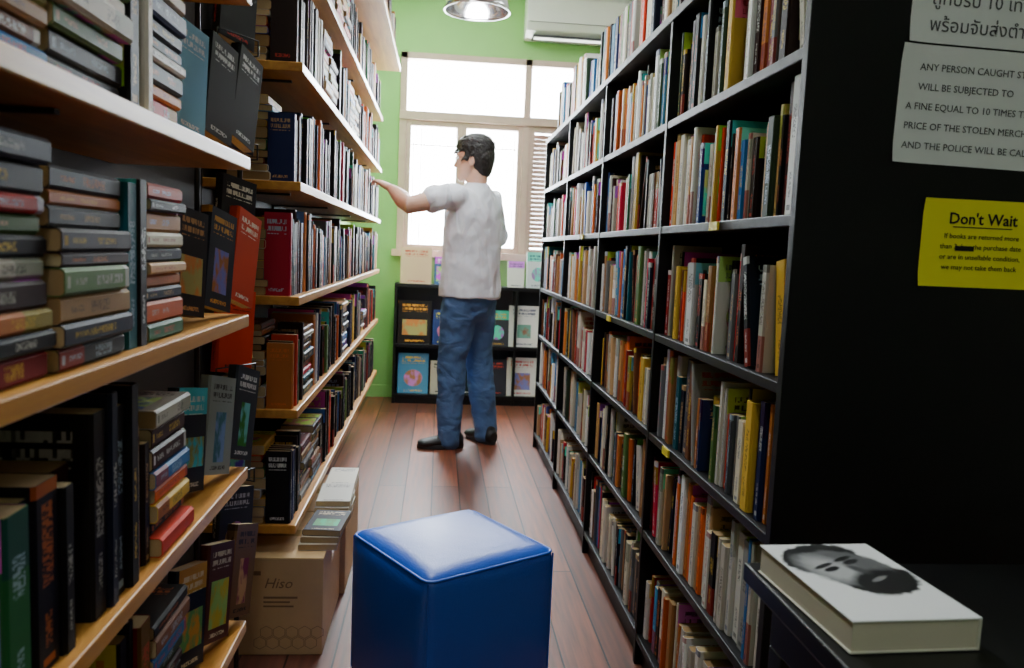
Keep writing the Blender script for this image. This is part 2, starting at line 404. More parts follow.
def facebook(bk,p,yaw,roll,W,H,T,c,t,pitch=0,seed=None):
    """yaw=0 -> cover faces -Y ; roll tips the top sideways; pitch tips it back"""
    R=Matrix.Rotation(math.radians(yaw),3,'Z')@Matrix.Rotation(math.radians(roll),3,'Y')@Matrix.Rotation(math.radians(pitch),3,'X')
    ex=R@Vector((0,1,0)); ey=R@Vector((1,0,0)); ez=R@Vector((0,0,1))
    o=Vector(p)-ey*(W/2)
    bk.book(o,ex,ey,ez,T,W,H,lin(c),lin(t),seed=seed)
bk=Books()
LB={1.276:[((-.415,1.38),(110,170,210),(240,240,245)),((-.395,1.475),(20,20,24),(225,225,225)),((-.375,1.565),(18,20,22),(235,235,235))],
    .975:[((-.415,1.38),(26,22,28),(210,150,90)),((-.395,1.475),(40,44,56),(225,160,60)),((-.375,1.565),(206,64,34),(240,235,220))],
    .67:[((-.415,1.38),(34,42,54),(230,230,230)),((-.395,1.475),(150,160,160),(40,40,44)),((-.375,1.565),(54,60,70),(230,230,230))],
    .35:[((-.415,1.38),(30,40,60),(230,220,200)),((-.395,1.475),(90,50,46),(230,220,200)),((-.375,1.565),(120,90,60),(30,30,30))],
    1.58:[((-.415,1.38),(40,90,90),(230,220,200)),((-.395,1.475),(150,40,40),(230,220,200)),((-.375,1.565),(40,40,40),(230,220,200))]}
SD=iter([.015,.57,.012,.875,.355,.01,.44,.79,.23,.88,.37,.51,.72,.19,.97])
for z,l in LB.items():
    for i,(p,c,t) in enumerate(l):
        facebook(bk,(p[0],p[1],z+.014+.005*i),74,9+4*i,.090,.18,.022,c,t,pitch=-3,seed=next(SD))
bk.obj('leaning_paperbacks')

wr=empty('wire_book_rack',(-.45,1.80,0)); m_wire=simple('rack_wire',(60,60,62),.35,metal=.8,noise=.03)
def tube_curve(name,pts,r,mat,parent,cyclic=True,res=4):
    cu=bpy.data.curves.new(name,'CURVE'); cu.dimensions='3D'; cu.bevel_depth=r; cu.bevel_resolution=res
    sp=cu.splines.new('POLY'); sp.points.add(len(pts)-1)
    for i,p in enumerate(pts): sp.points[i].co=(*p,1)
    sp.use_cyclic_u=cyclic
    cu.materials.append(mat)
    return link(bpy.data.objects.new(name,cu),parent)
tube_curve('post_1',[(-.06,-.05,.0),(-.06,-.05,1.75)],.006,m_wire,wr,False)
tube_curve('post_2',[(.0,.06,.0),(.0,.06,1.75)],.006,m_wire,wr,False)
tube_curve('base',[(-.1,-.1,.006),(.06,-.1,.006),(.06,.12,.006),(-.1,.12,.006)],.006,m_wire,wr)
bk=Books()
for i,(z,c,t,sd) in enumerate(((.40,(60,60,66),(220,220,220),.36),(.60,(90,84,70),(210,180,90),.64),(.83,(216,58,28),(20,20,24),.015),(1.06,(30,28,34),(240,235,220),.42),(1.29,(26,30,44),(235,235,235),.83),(1.50,(28,28,30),(220,60,50),.28))):
    a=math.radians(58); ux,uy=math.cos(a),math.sin(a)
    c0=Vector((.03,-.10,z-.003)); d=Vector((ux,uy,0))*.054; n_=Vector((uy,-ux,0))
    p1,p2=c0-d,c0+d
    tube_curve('pocket_%d'%(i+1),[p1-n_*.03,p1+n_*.006,p1+n_*.006+Vector((0,0,.03)),p2+n_*.006+Vector((0,0,.03)),p2+n_*.006,p2-n_*.03],.002,m_wire,wr)
    facebook(bk,(c0.x,c0.y,z+.012),58,10,.098,.178,.02,c,t,pitch=-6,seed=sd)
bk.obj('rack_books',wr)

# ---------------------------------------------------------------- right black shelving
RX=.57; RY0=1.26; RY1=4.50; RLEV=[.09,.385,.655,.92,1.20,1.468,1.74]
e=empty('black_bookshelf',(RX,(RY0+RY1)/2,0)); ox,oy=RX,(RY0+RY1)/2
b=Boxes(); DEP=.27
div=[RY0+i*.81 for i in range(5)]
for i,y in enumerate(div):
    w=.018
    if i==0: b.add(0,.70,y-oy,y+.022-oy,0,1.76)
    else: b.add(.001,DEP,y-w/2-oy,y+w/2-oy,0,1.74)
for z in RLEV[:-1]:
    for i in range(4):
        b.add(.002,DEP,div[i]+(.022 if i==0 else .009)-oy,div[i+1]-.009-oy,z-.02,z)
b.add(-.002,DEP+.01,RY0+.022-oy,RY1+.01-oy,1.74-.02,1.741)
b.add(DEP,DEP+.012,RY0+.022-oy,RY1+.009-oy,0,1.74)
b.add(.02,.03,RY0+.022-oy,RY1-oy,0,.07)
b.obj('carcass',m_black,e,bevel=.002)
m_ylab=simple('yellow_label',(225,205,50),.5,noise=.02)
b=Boxes()
for (y,z) in ((1.62,1.20),(1.86,.655),(2.6,.92),(3.2,1.20)): b.add(-.0035,.0015,y-oy,y+.05-oy,z-.019,z-.001)
b.obj('shelf_labels',m_ylab,e,bevel=0)
bk=Books()
for i in range(4):
    a=div[i]+(.024 if i==0 else .011); c=div[i+1]-.011
    for z in RLEV[:-1]:
        pw=list(PW_R)
        if z<.7: pw=[4.0,2.0,1.0,.6,2.6,.35,.8]
        row(bk,1,a,c,z,RX+.010,(.155,.232),(.125,.165),pw,(.010,.034),.08)
bk.obj('shelved_books')
bk=Books()
y=2.0
while y<4.4:
    y=row(bk,1,y,min(4.45,y+rng.uniform(.2,.45)),1.742,RX+.03,(.17,.27),(.14,.18),[2,3.4,1,3.6,1,.5,1],(.02,.055),.05)+rng.uniform(.0,.06)
bk.obj('row_of_books')

# ---------------------------------------------------------------- low shelf under window
e=empty('low_display_bookshelf',(.22,5.7,0))
b=Boxes(); SX0,SX1,SY0,SY1=-.31-.22,.95-.22,0,.22
for x in (SX0,-.075-.02,.33,SX1-.02): b.add(x,x+.02,SY0+.002,SY1,0,.86)
for z in (.07,.43,.86): b.add(SX0,SX1,SY0,SY1,z-.025,z)
b.add(SX0,SX1,SY1-.008,SY1,0,.86); b.add(SX0,SX1,.01,.02,0,.05)
b.obj('carcass',m_blackmat,e,bevel=.002)
bk=Books()
def face(x,z,W,H,c,t,y=5.73,seed=None,tilt=-9):
    facebook(bk,(x,y,z+.001),0,0,W,H,.02,c,t,pitch=tilt,seed=seed)
for x,W,H,c,t,sd in ((-.165,.24,.31,(24,16,12),(255,170,50),.875),(.05,.17,.25,(40,60,120),(230,220,60),.12),(.235,.16,.24,(150,40,40),(235,235,235),.5),(.43,.17,.26,(60,60,66),(230,180,60),.77),(.625,.22,.30,(232,230,224),(70,80,110),.18),(.84,.19,.27,(60,100,90),(235,235,235),.2)):
    face(x,.43,W,H,c,t,seed=sd)
for x,W,H,c,t,sd in ((-.165,.22,.29,(80,140,180),(245,190,50),.529),(.05,.18,.24,(200,190,170),(30,30,30),.62),(.235,.17,.25,(30,50,50),(235,235,235),.15),(.42,.18,.26,(50,50,60),(230,80,60),.57),(.625,.22,.28,(236,232,226),(205,20,20),.355),(.84,.19,.27,(180,60,50),(235,235,235),.29)):
    face(x,.07,W,H,c,t,seed=sd)
for x,W,H,c,t,sd in ((-.165,.22,.26,(216,180,150),(190,50,30),.702),(.04,.15,.20,(60,90,140),(235,235,235),.66),(.24,.16,.20,(180,60,50),(235,235,235),.16),(.55,.12,.19,(232,230,226),(60,80,110),.83),(.71,.17,.26,(215,222,226),(40,60,90),.60),(.87,.12,.2,(232,230,226),(60,80,110),.53)):
    face(x,.86,W,H,c,t,seed=sd)
bk.obj('display_books',e,off=(.22,5.7,0))

# ---------------------------------------------------------------- ottoman
def cube_bm(nm, sx, sy, sz, cuts=10, bev=.02, puff=.008):
    bm=bmesh.new(); bmesh.ops.create_cube(bm,size=1)
    bmesh.ops.subdivide_edges(bm,edges=bm.edges[:],cuts=cuts,use_grid_fill=True)
    for v in bm.verts:
        x,y,z=v.co*2
        px=(1-y*y)*(1-z*z); py=(1-x*x)*(1-z*z); pz=(1-x*x)*(1-y*y)
        co=Vector((x*sx/2,y*sy/2,z*sz/2))
        r=bev; inner=Vector((max(-sx/2+r,min(sx/2-r,co.x)),max(-sy/2+r,min(sy/2-r,co.y)),max(-sz/2+r,min(sz/2-r,co.z))))
        d=co-inner
        if d.length>1e-6: co=inner+d.normalized()*r
        co.x+=puff*px*(1 if abs(x)>.999 else 0)*(1 if x>0 else -1)
        co.y+=puff*py*(1 if abs(y)>.999 else 0)*(1 if y>0 else -1)
        co.z+=puff*pz*(1 if z>.999 else 0)
        v.co=co
    me=bpy.data.meshes.new(nm); bm.to_mesh(me); bm.free()
    me.polygons.foreach_set('use_smooth',[True]*len(me.polygons))
    return me
def leather():
    m,nt,b=new_mat('blue_leatherette')
    b.inputs['Base Color'].default_value=L4((20,92,210)); b.inputs['Roughness'].default_value=.42; b.inputs['Specular IOR Level'].default_value=.8
    tc=nt.nodes.new('ShaderNodeTexCoord'); v=nt.nodes.new('ShaderNodeTexVoronoi'); v.inputs['Scale'].default_value=260
    n=nt.nodes.new('ShaderNodeTexNoise'); n.inputs['Scale'].default_value=9; n.inputs['Detail'].default_value=3
    nt.links.new(tc.outputs['Object'],v.inputs['Vector']); nt.links.new(tc.outputs['Object'],n.inputs['Vector'])
    b1=nt.nodes.new('ShaderNodeBump'); b1.inputs['Strength'].default_value=.12; b1.inputs['Distance'].default_value=.002; nt.links.new(v.outputs[0],b1.inputs['Height'])
    b2=nt.nodes.new('ShaderNodeBump'); b2.inputs['Strength'].default_value=.2; b2.inputs['Distance'].default_value=.01; nt.links.new(n.outputs[0],b2.inputs['Height']); nt.links.new(b1.outputs[0],b2.inputs['Normal'])
    nt.links.new(b2.outputs[0],b.inputs['Normal'])
    return m
m_blue=leather()
ot=empty('cube_ottoman',(.054,1.93,0)); ot.rotation_euler=(0,0,math.radians(32.4))
me=cube_bm('body',.370,.370,.381,14,.026,.012); me.materials.append(m_blue)
o=link(bpy.data.objects.new('body',me),ot); o.location=(0,0,.0225+.1905)
def sq(h,r,z,n=5):
    pts=[]
    for cx,cy,a0 in ((h-r,h-r,0),(-h+r,h-r,90),(-h+r,-h+r,180),(h-r,-h+r,270)):
        for i in range(n+1):
            a=math.radians(a0+90*i/n); pts.append((cx+r*math.cos(a),cy+r*math.sin(a),z))
    return pts
tube_curve('top_piping',sq(.1815,.026,.393),.0035,m_blue,ot)
for i,(sx,sy) in enumerate(((1,1),(1,-1),(-1,1),(-1,-1))):
    q=.178; tube_curve('corner_seam_%d'%(i+1),[(sx*q,sy*q,.04),(sx*q,sy*q,.389)],.0022,m_blue,ot,False)
    b=Boxes(); b.add(sx*.14-.02,sx*.14+.02,sy*.14-.02,sy*.14+.02,0,.026); b.obj('foot_%d'%(i+1),m_dark,ot)

# ---------------------------------------------------------------- cardboard boxes
def txt(name,s,loc,size,mat,parent,align='LEFT',rot=(math.pi/2,0,0),shear=0,bold=0,extr=.0002):
    cu=bpy.data.curves.new(name+'_c','FONT'); cu.body=s; cu.size=size; cu.align_x=align; cu.shear=shear; cu.extrude=extr; cu.offset=bold; cu.resolution_u=2
    o=bpy.data.objects.new(name+'_tmp',cu); COL.objects.link(o)
    dg=bpy.context.evaluated_depsgraph_get(); me=bpy.data.meshes.new_from_object(o.evaluated_get(dg))
    bpy.data.objects.remove(o); me.materials.clear(); me.materials.append(mat)
    r=bpy.data.objects.new(name,me); r.location=loc; r.rotation_euler=rot
    return link(r,parent)
def carton(x0,x1,y0,y1,h,prints=False):
    cx,cy=(x0+x1)/2,(y0+y1)/2
    e=empty('cardboard_box',(cx,cy,0)); w,d=(x1-x0)/2,(y1-y0)/2
    b=Boxes(); t=.004
    b.add(-w,w,-d,-d+t,0.001,h); b.add(-w,w,d-t,d,0.001,h); b.add(-w,-w+t,-d+t,d-t,0.001,h); b.add(w-t,w,-d+t,d-t,0.001,h)
    b.add(-w+t,w-t,-d+t,d-t,0.001,.006)
    b.add(-w,w,-d,-.001,h,h+.004); b.add(-w,w,.001,d,h,h+.004)
    b.obj('carton',m_card,e,bevel=.0015)
    b=Boxes(); b.add(-w-.0005,w+.0005,-.025,.025,h+.0041,h+.0046); b.add(w+.0002,w+.0008,-.025,.025,h-.07,h+.004); b.obj('tape',m_tape,e,bevel=0)
    if prints:
        v=[];f=[]
        def hexa(cx,cz,r):
            n=len(v)
            for rr in (r,r-.0015):
                for k in range(6):
                    a=math.radians(60*k+30); v.append((cx+rr*math.cos(a),-d-.0006,cz+rr*math.sin(a)))
            for k in range(6): f.append((n+k,n+(k+1)%6,n+6+(k+1)%6,n+6+k))
        for i in range(5):
            for j in range(2): hexa(w-.03-i*.034+(j%2)*.017,.035+j*.03,.0185)
        for (zx,zz,ww,hh) in ((-w+.09,.225,.03,.012),(-w+.13,.225,.02,.012),(.0,.16,.09,.006),(.0,.148,.07,.005),(.0,.136,.08,.005)):
            n=len(v); v.extend([(zx,-d-.0006,zz),(zx+ww,-d-.0006,zz),(zx+ww,-d-.0006,zz+hh),(zx,-d-.0006,zz+hh)]); f.append((n,n+1,n+2,n+3))
        mesh_obj('printed_marks',v,f,m_cardprint,e)
        txt('printed_word','Hiso',(.0,-d-.001,.19),.04,m_cardprint,e,shear=.3)
    return e
carton(-.60,-.285,2.12,2.50,.27,True)
carton(-.60,-.270,2.51,2.92,.27)
carton(-.60,-.30,1.10,1.50,.24)
bk=Books()
def flat(x,y,z,yaw,W,H,T,c,t,seed=None):
    R=Matrix.Rotation(math.radians(yaw),3,'Z')
    bk.book(Vector((x,y,z+T)),(0,0,-1),R@Vector((1,0,0)),R@Vector((0,1,0)),T,W,H,lin(c),lin(t),seed=seed)
zz=.2752
for i,(c,t) in enumerate((((200,190,170),(40,40,40)),((190,180,160),(60,60,60)),((44,44,56),(220,200,170)))):
    flat(-.362+.004*i,2.17+.01*i,zz+i*.018,2-3*i,.105,.17,.0175,c,t,seed=.59)
for i,(c,t) in enumerate((((220,215,205),(40,40,40)),((180,176,168),(120,40,40)),((200,198,190),(90,90,90)))):
    flat(-.362+.003*i,2.42+.01*i,zz+i*.018,-2+2*i,.105,.19,.0175,c,t,seed=.015)
for i,(c,t) in enumerate((((120,110,96),(40,40,40)),((214,210,196),(120,120,120)))):
    flat(-.362,2.66+.01*i,zz+i*.02,1,.10,.2,.0195,c,t,seed=.01)
bk.obj('stacked_paperbacks')

# ---------------------------------------------------------------- notices
PY=RY0-.0012
m_paper=simple('paper',(228,230,232),.75,noise=.03,nscale=8,bump=.05,bscale=12)
m_yel=simple('yellow_paper',(244,234,50),.6,noise=.02,nscale=8)
m_ink=simple('pencil_ink',(84,84,88),.8,noise=.05)
m_ink2=simple('black_ink',(20,20,16),.8,noise=.05)
def sheet(name,x0,x1,z0,z1,mat,rot=0,y=PY):
    e=empty(name,((x0+x1)/2,y,(z0+z1)/2)); e.rotation_euler=(0,math.radians(rot),0)
    w,h=(x1-x0)/2,(z1-z0)/2; v=[];f=[]; n=12
    for j in range(n+1):
        for i in range(n+1):
            x=-w+2*w*i/n; z=-h+2*h*j/n
            cur=.004*max(0,(abs(i/n-.5)*2-.8)*5)*max(0,(abs(j/n-.5)*2-.7)*3.3)
            v.append((x,-cur,z))
    for j in range(n):
        for i in range(n): k=j*(n+1)+i; f.append((k,k+1,k+n+2,k+n+1))
    mesh_obj('paper',v,f,mat,e,True)
    return e,w,h
e,w,h=sheet('handwritten_notice',.724,1.03,1.288,1.475,m_paper,rot=1)
for i,s in enumerate(('ANY PERSON CAUGHT STEALING','WILL BE SUBJECTED TO','A FINE EQUAL TO 10 TIMES THE','PRICE OF THE STOLEN MERCHANDISE','AND THE POLICE WILL BE CALLED')):
    txt('line_%d'%(i+1),s,(-w+.026-(.012 if i>1 else -.006),-.0008,h-.040-.031*i),.0155,m_ink,e)
e,w,h=sheet('handwritten_notice',.735,1.04,1.478,1.69,m_paper,rot=1)
for i,s in enumerate(('หนังสือหายจะ','ถูกปรับ 10 เท่า','พร้อมจับส่งตำรวจ')):
    txt('line_%d'%(i+1),s,(-w+.032,-.0008,-.005-.041*i),.029,m_ink,e)
e,w,h=sheet('yellow_notice',.786,.996,1.092,1.236,m_yel)
txt('heading',"Don't Wait",(0,-.0008,.032),.026,m_ink2,e,'CENTER',bold=.0004)
b=Boxes(); b.add(-.052,.052,-.001,-.0006,.026,.0275); b.obj('underline',m_ink2,e,bevel=0)
for i,(s,z) in enumerate((('If books are returned more',.008),('than 3 days the purchase date',-.009),('or are in unsellable condition,',-.026),('we may not take them back',-.043))):
    txt('line_%d'%(i+1),s,(0,-.0008,z),.0118,m_ink2,e,'CENTER')
b=Boxes(); b.add(-.045,-.012,-.0012,-.0006,-.012,-.004); b.obj('crossed_out_word',m_ink2,e,bevel=0)

# ---------------------------------------------------------------- side table & book
e=empty('black_side_table',(.75,.68,0))
b=Boxes(); X0,X1,Y0,Y1=.418-.75,.42,-.30,.32
b.add(X0,X1,Y0,Y1,.695,.72); b.add(X0+.03,X1-.03,Y0+.03,Y1-.03,.62,.695)
for x in (X0+.03,X1-.07):
    for y in (Y0+.03,Y1-.07): b.add(x,x+.04,y,y+.04,0,.62)
b.obj('table',m_blackmat,e,bevel=.003)
def portrait():
    m,nt,b=new_mat('portrait_cover')
    tc=nt.nodes.new('ShaderNodeTexCoord'); mp=nt.nodes.new('ShaderNodeMapping'); mp.vector_type='TEXTURE'
    mp.inputs['Location'].default_value=(.004,.026,0); mp.inputs['Rotation'].default_value=(0,0,math.radians(30)); mp.inputs['Scale'].default_value=(1.25,1.25,1)
    nt.links.new(tc.outputs['Object'],mp.inputs[0])
    sp=nt.nodes.new('ShaderNodeSeparateXYZ'); nt.links.new(mp.outputs[0],sp.inputs[0])
    x,y=sp.outputs[0],sp.outputs[1]
    nz=nt.nodes.new('ShaderNodeTexNoise'); nz.inputs['Scale'].default_value=90; nz.inputs['Detail'].default_value=7; nt.links.new(tc.outputs['Object'],nz.inputs['Vector'])
    wob=M(nt,'MULTIPLY',M(nt,'SUBTRACT',nz.outputs[0],.5),.35)
    def ell(cx,cy,rx,ry,soft=.12):
        d=M(nt,'SQRT',M(nt,'ADD',M(nt,'POWER',M(nt,'DIVIDE',M(nt,'SUBTRACT',x,cx),rx),2),M(nt,'POWER',M(nt,'DIVIDE',M(nt,'SUBTRACT',y,cy),ry),2)))
        d=M(nt,'ADD',d,wob)
        r=nt.nodes.new('ShaderNodeMapRange'); r.inputs[1].default_value=1-soft; r.inputs[2].default_value=1+soft; r.inputs[3].default_value=1; r.inputs[4].default_value=0
        nt.links.new(d,r.inputs[0]); return r.outputs[0]
    g=lambda k:L4((k,k,k+2))
    c=MIX(nt,ell(.0,.030,.048,.034,.05),g(240),g(22))
    c=MIX(nt,ell(.0,-.026,.042,.034,.05),c,g(16))
    c=MIX(nt,ell(.0,.002,.043,.046,.06),c,g(100))
    c=MIX(nt,ell(-.016,.008,.022,.034,.4),c,g(176))
    c=MIX(nt,ell(.0,-.034,.036,.024,.2),c,g(24))
    c=MIX(nt,ell(.0,-.020,.020,.006,.2),c,g(24))
    c=MIX(nt,ell(.0,-.028,.012,.003,.2),c,g(130))
    for ex_ in (-.017,.017):
        c=MIX(nt,ell(ex_,.010,.011,.0042,.2),c,g(14)); c=MIX(nt,ell(ex_,.019,.014,.0034,.2),c,g(14))
    c=MIX(nt,ell(.005,-.004,.006,.012,.4),c,g(70))
    nt.links.new(c,b.inputs['Base Color']); b.inputs['Roughness'].default_value=.45
    return m
pb=empty('portrait_cover_book',(.503,.862,.721)); pb.rotation_euler=(0,0,math.radians(3))
m_cov=portrait(); w,d,t=.074,.107,.036
b=Boxes(); b.add(-w,w,-d,d,t-.0022,t); b.obj('front_cover',m_cov,pb,bevel=.0008)
b=Boxes(); b.add(-w,w,-d,d,0,.002); b.add(w-.003,w,-d,d,.002,t-.0022); b.obj('back_cover_and_spine',simple('ivory_card',(216,212,196),.5,noise=.02),pb,bevel=.0008)
def pagem():
    m,nt,b=new_mat('page_block'); tc=nt.nodes.new('ShaderNodeTexCoord'); sp=nt.nodes.new('ShaderNodeSeparateXYZ'); nt.links.new(tc.outputs['Object'],sp.inputs[0])
    f=M(nt,'GREATER_THAN',M(nt,'FRACT',M(nt,'MULTIPLY',sp.outputs[2],520)),.6)
    nt.links.new(MIX(nt,f,L4((228,220,200)),L4((178,166,140))),b.inputs['Base Color']); b.inputs['Roughness'].default_value=.9
    return m
b=Boxes(); b.add(-w+.002,w-.003,-d+.002,d-.002,.002,t-.0022); b.obj('pages',pagem(),pb,bevel=0)

# ---------------------------------------------------------------- air conditioner
ac=empty('air_conditioner',(.98,YB-.004,2.63))
prof=[(0,0),(-.14,.0),(-.195,.035),(-.215,.09),(-.215,.25),(-.19,.285),(0,.285)]
v=[];f=[]
for x in (-.43,.43):
    for p in prof: v.append((x,p[0],p[1]))
n=len(prof)
for i in range(n): f.append((i,(i+1)%n,n+(i+1)%n,n+i))
f.append(tuple(range(n-1,-1,-1))); f.append(tuple(range(n,2*n)))
o=mesh_obj('housing',v,f,m_white,ac); md=o.modifiers.new('b','BEVEL'); md.width=.008; md.segments=3
b=Boxes(); b.add(-.38,.38,-.19,-.05,-.004,.004); b.add(-.41,.41,-.2165,-.214,.085,.088); b.obj('louvre_slot',m_dark,ac,bevel=0)
b=Boxes(); b.add(-.37,.37,-.18,-.11,-.012,-.007); b.obj('louvre_vane',m_white,ac,bevel=.002)
b=Boxes(); b.add(.28,.36,-.2175,-.2145,.11,.13); b.obj('display',m_dark,ac,bevel=0)

# ---------------------------------------------------------------- pendant lamp
pl=empty('pendant_lamp',(.133,3.80,2.205))
prof=[(.150,0),(.149,.012),(.142,.04),(.122,.08),(.09,.11),(.05,.128),(.028,.135),(.026,.18),(.012,.19),(.004,.195)]
v=[];f=[];N=40
for r,z in prof:
    for k in range(N):
        a=2*math.pi*k/N; v.append((r*math.cos(a),r*math.sin(a),z))
for j in range(len(prof)-1):
    for k in range(N): f.append((j*N+k,j*N+(k+1)%N,(j+1)*N+(k+1)%N,(j+1)*N+k))
o=mesh_obj('metal_shade',v,f,m_chrome,pl,True); md=o.modifiers.new('s','SOLIDIFY'); md.thickness=.002; md.offset=-1
tube_curve('rim',[(.15*math.cos(2*math.pi*k/N),.15*math.sin(2*math.pi*k/N),0) for k in range(N)],.0035,m_chrome,pl)
tube_curve('cord',[(0,0,.19),(0,0,ZC-2.205)],.003,m_dark,pl,False)
def uvs(name,c,r,mat,parent,sc=(1,1,1),seg=20):
    bm=bmesh.new(); bmesh.ops.create_uvsphere(bm,u_segments=seg,v_segments=seg//2+2,radius=r)
    for q in bm.verts: q.co=Vector((q.co.x*sc[0],q.co.y*sc[1],q.co.z*sc[2]))
    me=bpy.data.meshes.new(name); bm.to_mesh(me); bm.free(); me.materials.append(mat); me.polygons.foreach_set('use_smooth',[True]*len(me.polygons))
    o=link(bpy.data.objects.new(name,me),parent); o.location=c; return o
uvs('bulb',(0,0,.055),.035,emis('lamp_bulb',(255,244,225),5),pl,(1,1,1.25))
lt=bpy.data.lights.new('pendant_glow','POINT'); lt.energy=15; lt.color=(.95,.97,1); lt.shadow_soft_size=.05
o=link(bpy.data.objects.new('bulb_light',lt),pl); o.location=(0,0,-.01)

def fill_lamp(x,y,en,colr=(.93,.97,1)):  # unseen ceiling tubes, added as fill to brighten the interior
    e=empty('added_fill_lamp',(x,y,ZC))
    b=Boxes(); b.add(-.04,.04,-.62,.62,-.05,0); b.obj('housing',m_white,e,bevel=.004)
    tube_curve('tube',[(0,-.58,-.068),(0,.58,-.068)],.013,emis('fill_tube_glow',(240,248,255),4),e,False)
    l=bpy.data.lights.new('fill_light','AREA'); l.shape='RECTANGLE'; l.size=.08; l.size_y=1.15; l.energy=en; l.color=colr
    o=link(bpy.data.objects.new('fill_light',l),e); o.location=(0,0,-.085)
fill_lamp(-.25,2.5,42); fill_lamp(.0,-.6,12); fill_lamp(1.6,3.5,12); fill_lamp(-.1,4.8,24)

l=bpy.data.lights.new('daylight','AREA'); l.shape='RECTANGLE'; l.size=1.9; l.size_y=1.7; l.energy=490; l.color=(.82,.92,1)
o=link(bpy.data.objects.new('window_daylight',l)); o.location=(.48,YB+.45,1.85); o.rotation_euler=(math.radians(-90),0,0)
w=bpy.data.worlds.new('sky'); S.world=w; w.use_nodes=True
w.node_tree.nodes['Background'].inputs[0].default_value=(.92,.97,1,1); w.node_tree.nodes['Background'].inputs[1].default_value=34

# ---------------------------------------------------------------- MAN
MO=Vector((.168,4.50,0)); fx=Vector((-.82,.57,0)).normalized(); lx=Vector((-fx.y, fx.x, 0))
def P(f_,l_,u_): return MO+fx*f_+lx*l_+Vector((0,0,u_))
man=empty('man',(0,0,0))
def loft(rings,N=24):
    v=[];f=[]
    for c,u,w_,a,b_ in rings:
        for k in range(N):
            t=2*math.pi*k/N; v.append(Vector(c)+Vector(u)*(a*math.cos(t))+Vector(w_)*(b_*math.sin(t)))
    for j in range(len(rings)-1):
        for k in range(N): f.append((j*N+k,j*N+(k+1)%N,(j+1)*N+(k+1)%N,(j+1)*N+k))
    f.append(tuple(range(N-1,-1,-1))); f.append(tuple(range((len(rings)-1)*N,len(rings)*N)))
    return v,f
def tubeloft(pts,radii,N=18):
    P_=[Vector(p) for p in pts]; rings=[]; n=len(P_)
    dirs=[(P_[min(i+1,n-1)]-P_[max(i-1,0)]).normalized() for i in range(n)]
    ref=Vector((.13,.21,.97))
    def fr(d):
        u=ref.cross(d)
        if u.length<1e-3: u=Vector((1,0,0)).cross(d)
        u.normalize(); return u,d.cross(u)
    g=lambda r:(r if isinstance(r,tuple) else (r,r))
    r0=radii[0]; u,w_=fr(dirs[0])
    for s in (.9,.6,.3): rings.append((P_[0]-dirs[0]*g(r0)[1]*s*.9,u,w_,g(r0)[0]*math.sqrt(1-s*s),g(r0)[1]*math.sqrt(1-s*s)))
    for i in range(n):
        u,w_=fr(dirs[i]); a,b_=g(radii[i]); rings.append((P_[i],u,w_,a,b_))
    r1=radii[-1]
    for s in (.3,.6,.9): rings.append((P_[-1]+dirs[-1]*g(r1)[1]*s*.9,u,w_,g(r1)[0]*math.sqrt(1-s*s),g(r1)[1]*math.sqrt(1-s*s)))
    return loft(rings,N)
def ellips(c,u,v_,w_,a,b_,cc):
    rings=[]
    for i in range(1,12):
        t=-math.pi/2+math.pi*i/12; rings.append((Vector(c)+Vector(w_)*cc*math.sin(t),u,v_,a*math.cos(t),b_*math.cos(t)))
    return loft(rings,16)
def join(parts):
    v=[];f=[]
    for a,b_ in parts:
        n=len(v); v+=a; f+=[tuple(i+n for i in q) for q in b_]
    return v,f
def body(name,parts,mat,voxel,smooth=6,disp=None):
    v,f=join(parts); o=mesh_obj(name,v,f,mat,man,True)
    r=o.modifiers.new('remesh','REMESH'); r.mode='VOXEL'; r.voxel_size=voxel; r.use_smooth_shade=True
    s=o.modifiers.new('smooth','SMOOTH'); s.factor=.5; s.iterations=smooth
    if disp:
        for (sc,st) in disp:
            t=bpy.data.textures.new(name+'_folds','CLOUDS'); t.noise_scale=sc; t.noise_depth=1
            d=o.modifiers.new('folds','DISPLACE'); d.texture=t; d.strength=st; d.mid_level=.5; d.texture_coords='GLOBAL'
    return o
def interp(p,n=6):
    out=[]
    for i in range(len(p)-1):
        for k in range(n): out.append(tuple(np.array(p[i])+(np.array(p[i+1])-np.array(p[i]))*k/n))
    out.append(tuple(p[-1])); return out
def fold_mat(name, rgb, rough, strength, scale, stretch, noise, nscale):
    m=simple(name,rgb,rough,noise=noise,nscale=nscale)
    nt=m.node_tree; b=nt.nodes['Principled BSDF']
    tc=nt.nodes.new('ShaderNodeTexCoord'); mp=nt.nodes.new('ShaderNodeMapping'); mp.inputs['Scale'].default_value=stretch; mp.inputs['Rotation'].default_value=(.3,.6,.2)
    n=nt.nodes.new('ShaderNodeTexNoise'); n.inputs['Scale'].default_value=scale; n.inputs['Detail'].default_value=2; n.inputs['Distortion'].default_value=1.2
    nt.links.new(tc.outputs['Object'],mp.inputs[0]); nt.links.new(mp.outputs[0],n.inputs['Vector'])
    bp=nt.nodes.new('ShaderNodeBump'); bp.inputs['Strength'].default_value=strength; bp.inputs['Distance'].default_value=.05
    nt.links.new(n.outputs[0],bp.inputs['Height']); nt.links.new(bp.outputs[0],b.inputs['Normal'])
    return m
Z=Vector((0,0,1))
m_skin=simple('skin',(212,168,144),.5,noise=.05,nscale=30,bump=.05,bscale=200)
m_skin.node_tree.nodes['Principled BSDF'].inputs['Subsurface Weight'].default_value=.1
m_skin.node_tree.nodes['Principled BSDF'].inputs['Subsurface Radius'].default_value=(.01,.004,.002)
m_shirt=fold_mat('white_cotton',(238,243,252),.85,.6,5,(1.8,1.8,.55),.012,20)
m_denim=fold_mat('blue_denim',(76,108,154),.8,.42,6.5,(1.2,1.2,1.8),.18,7)
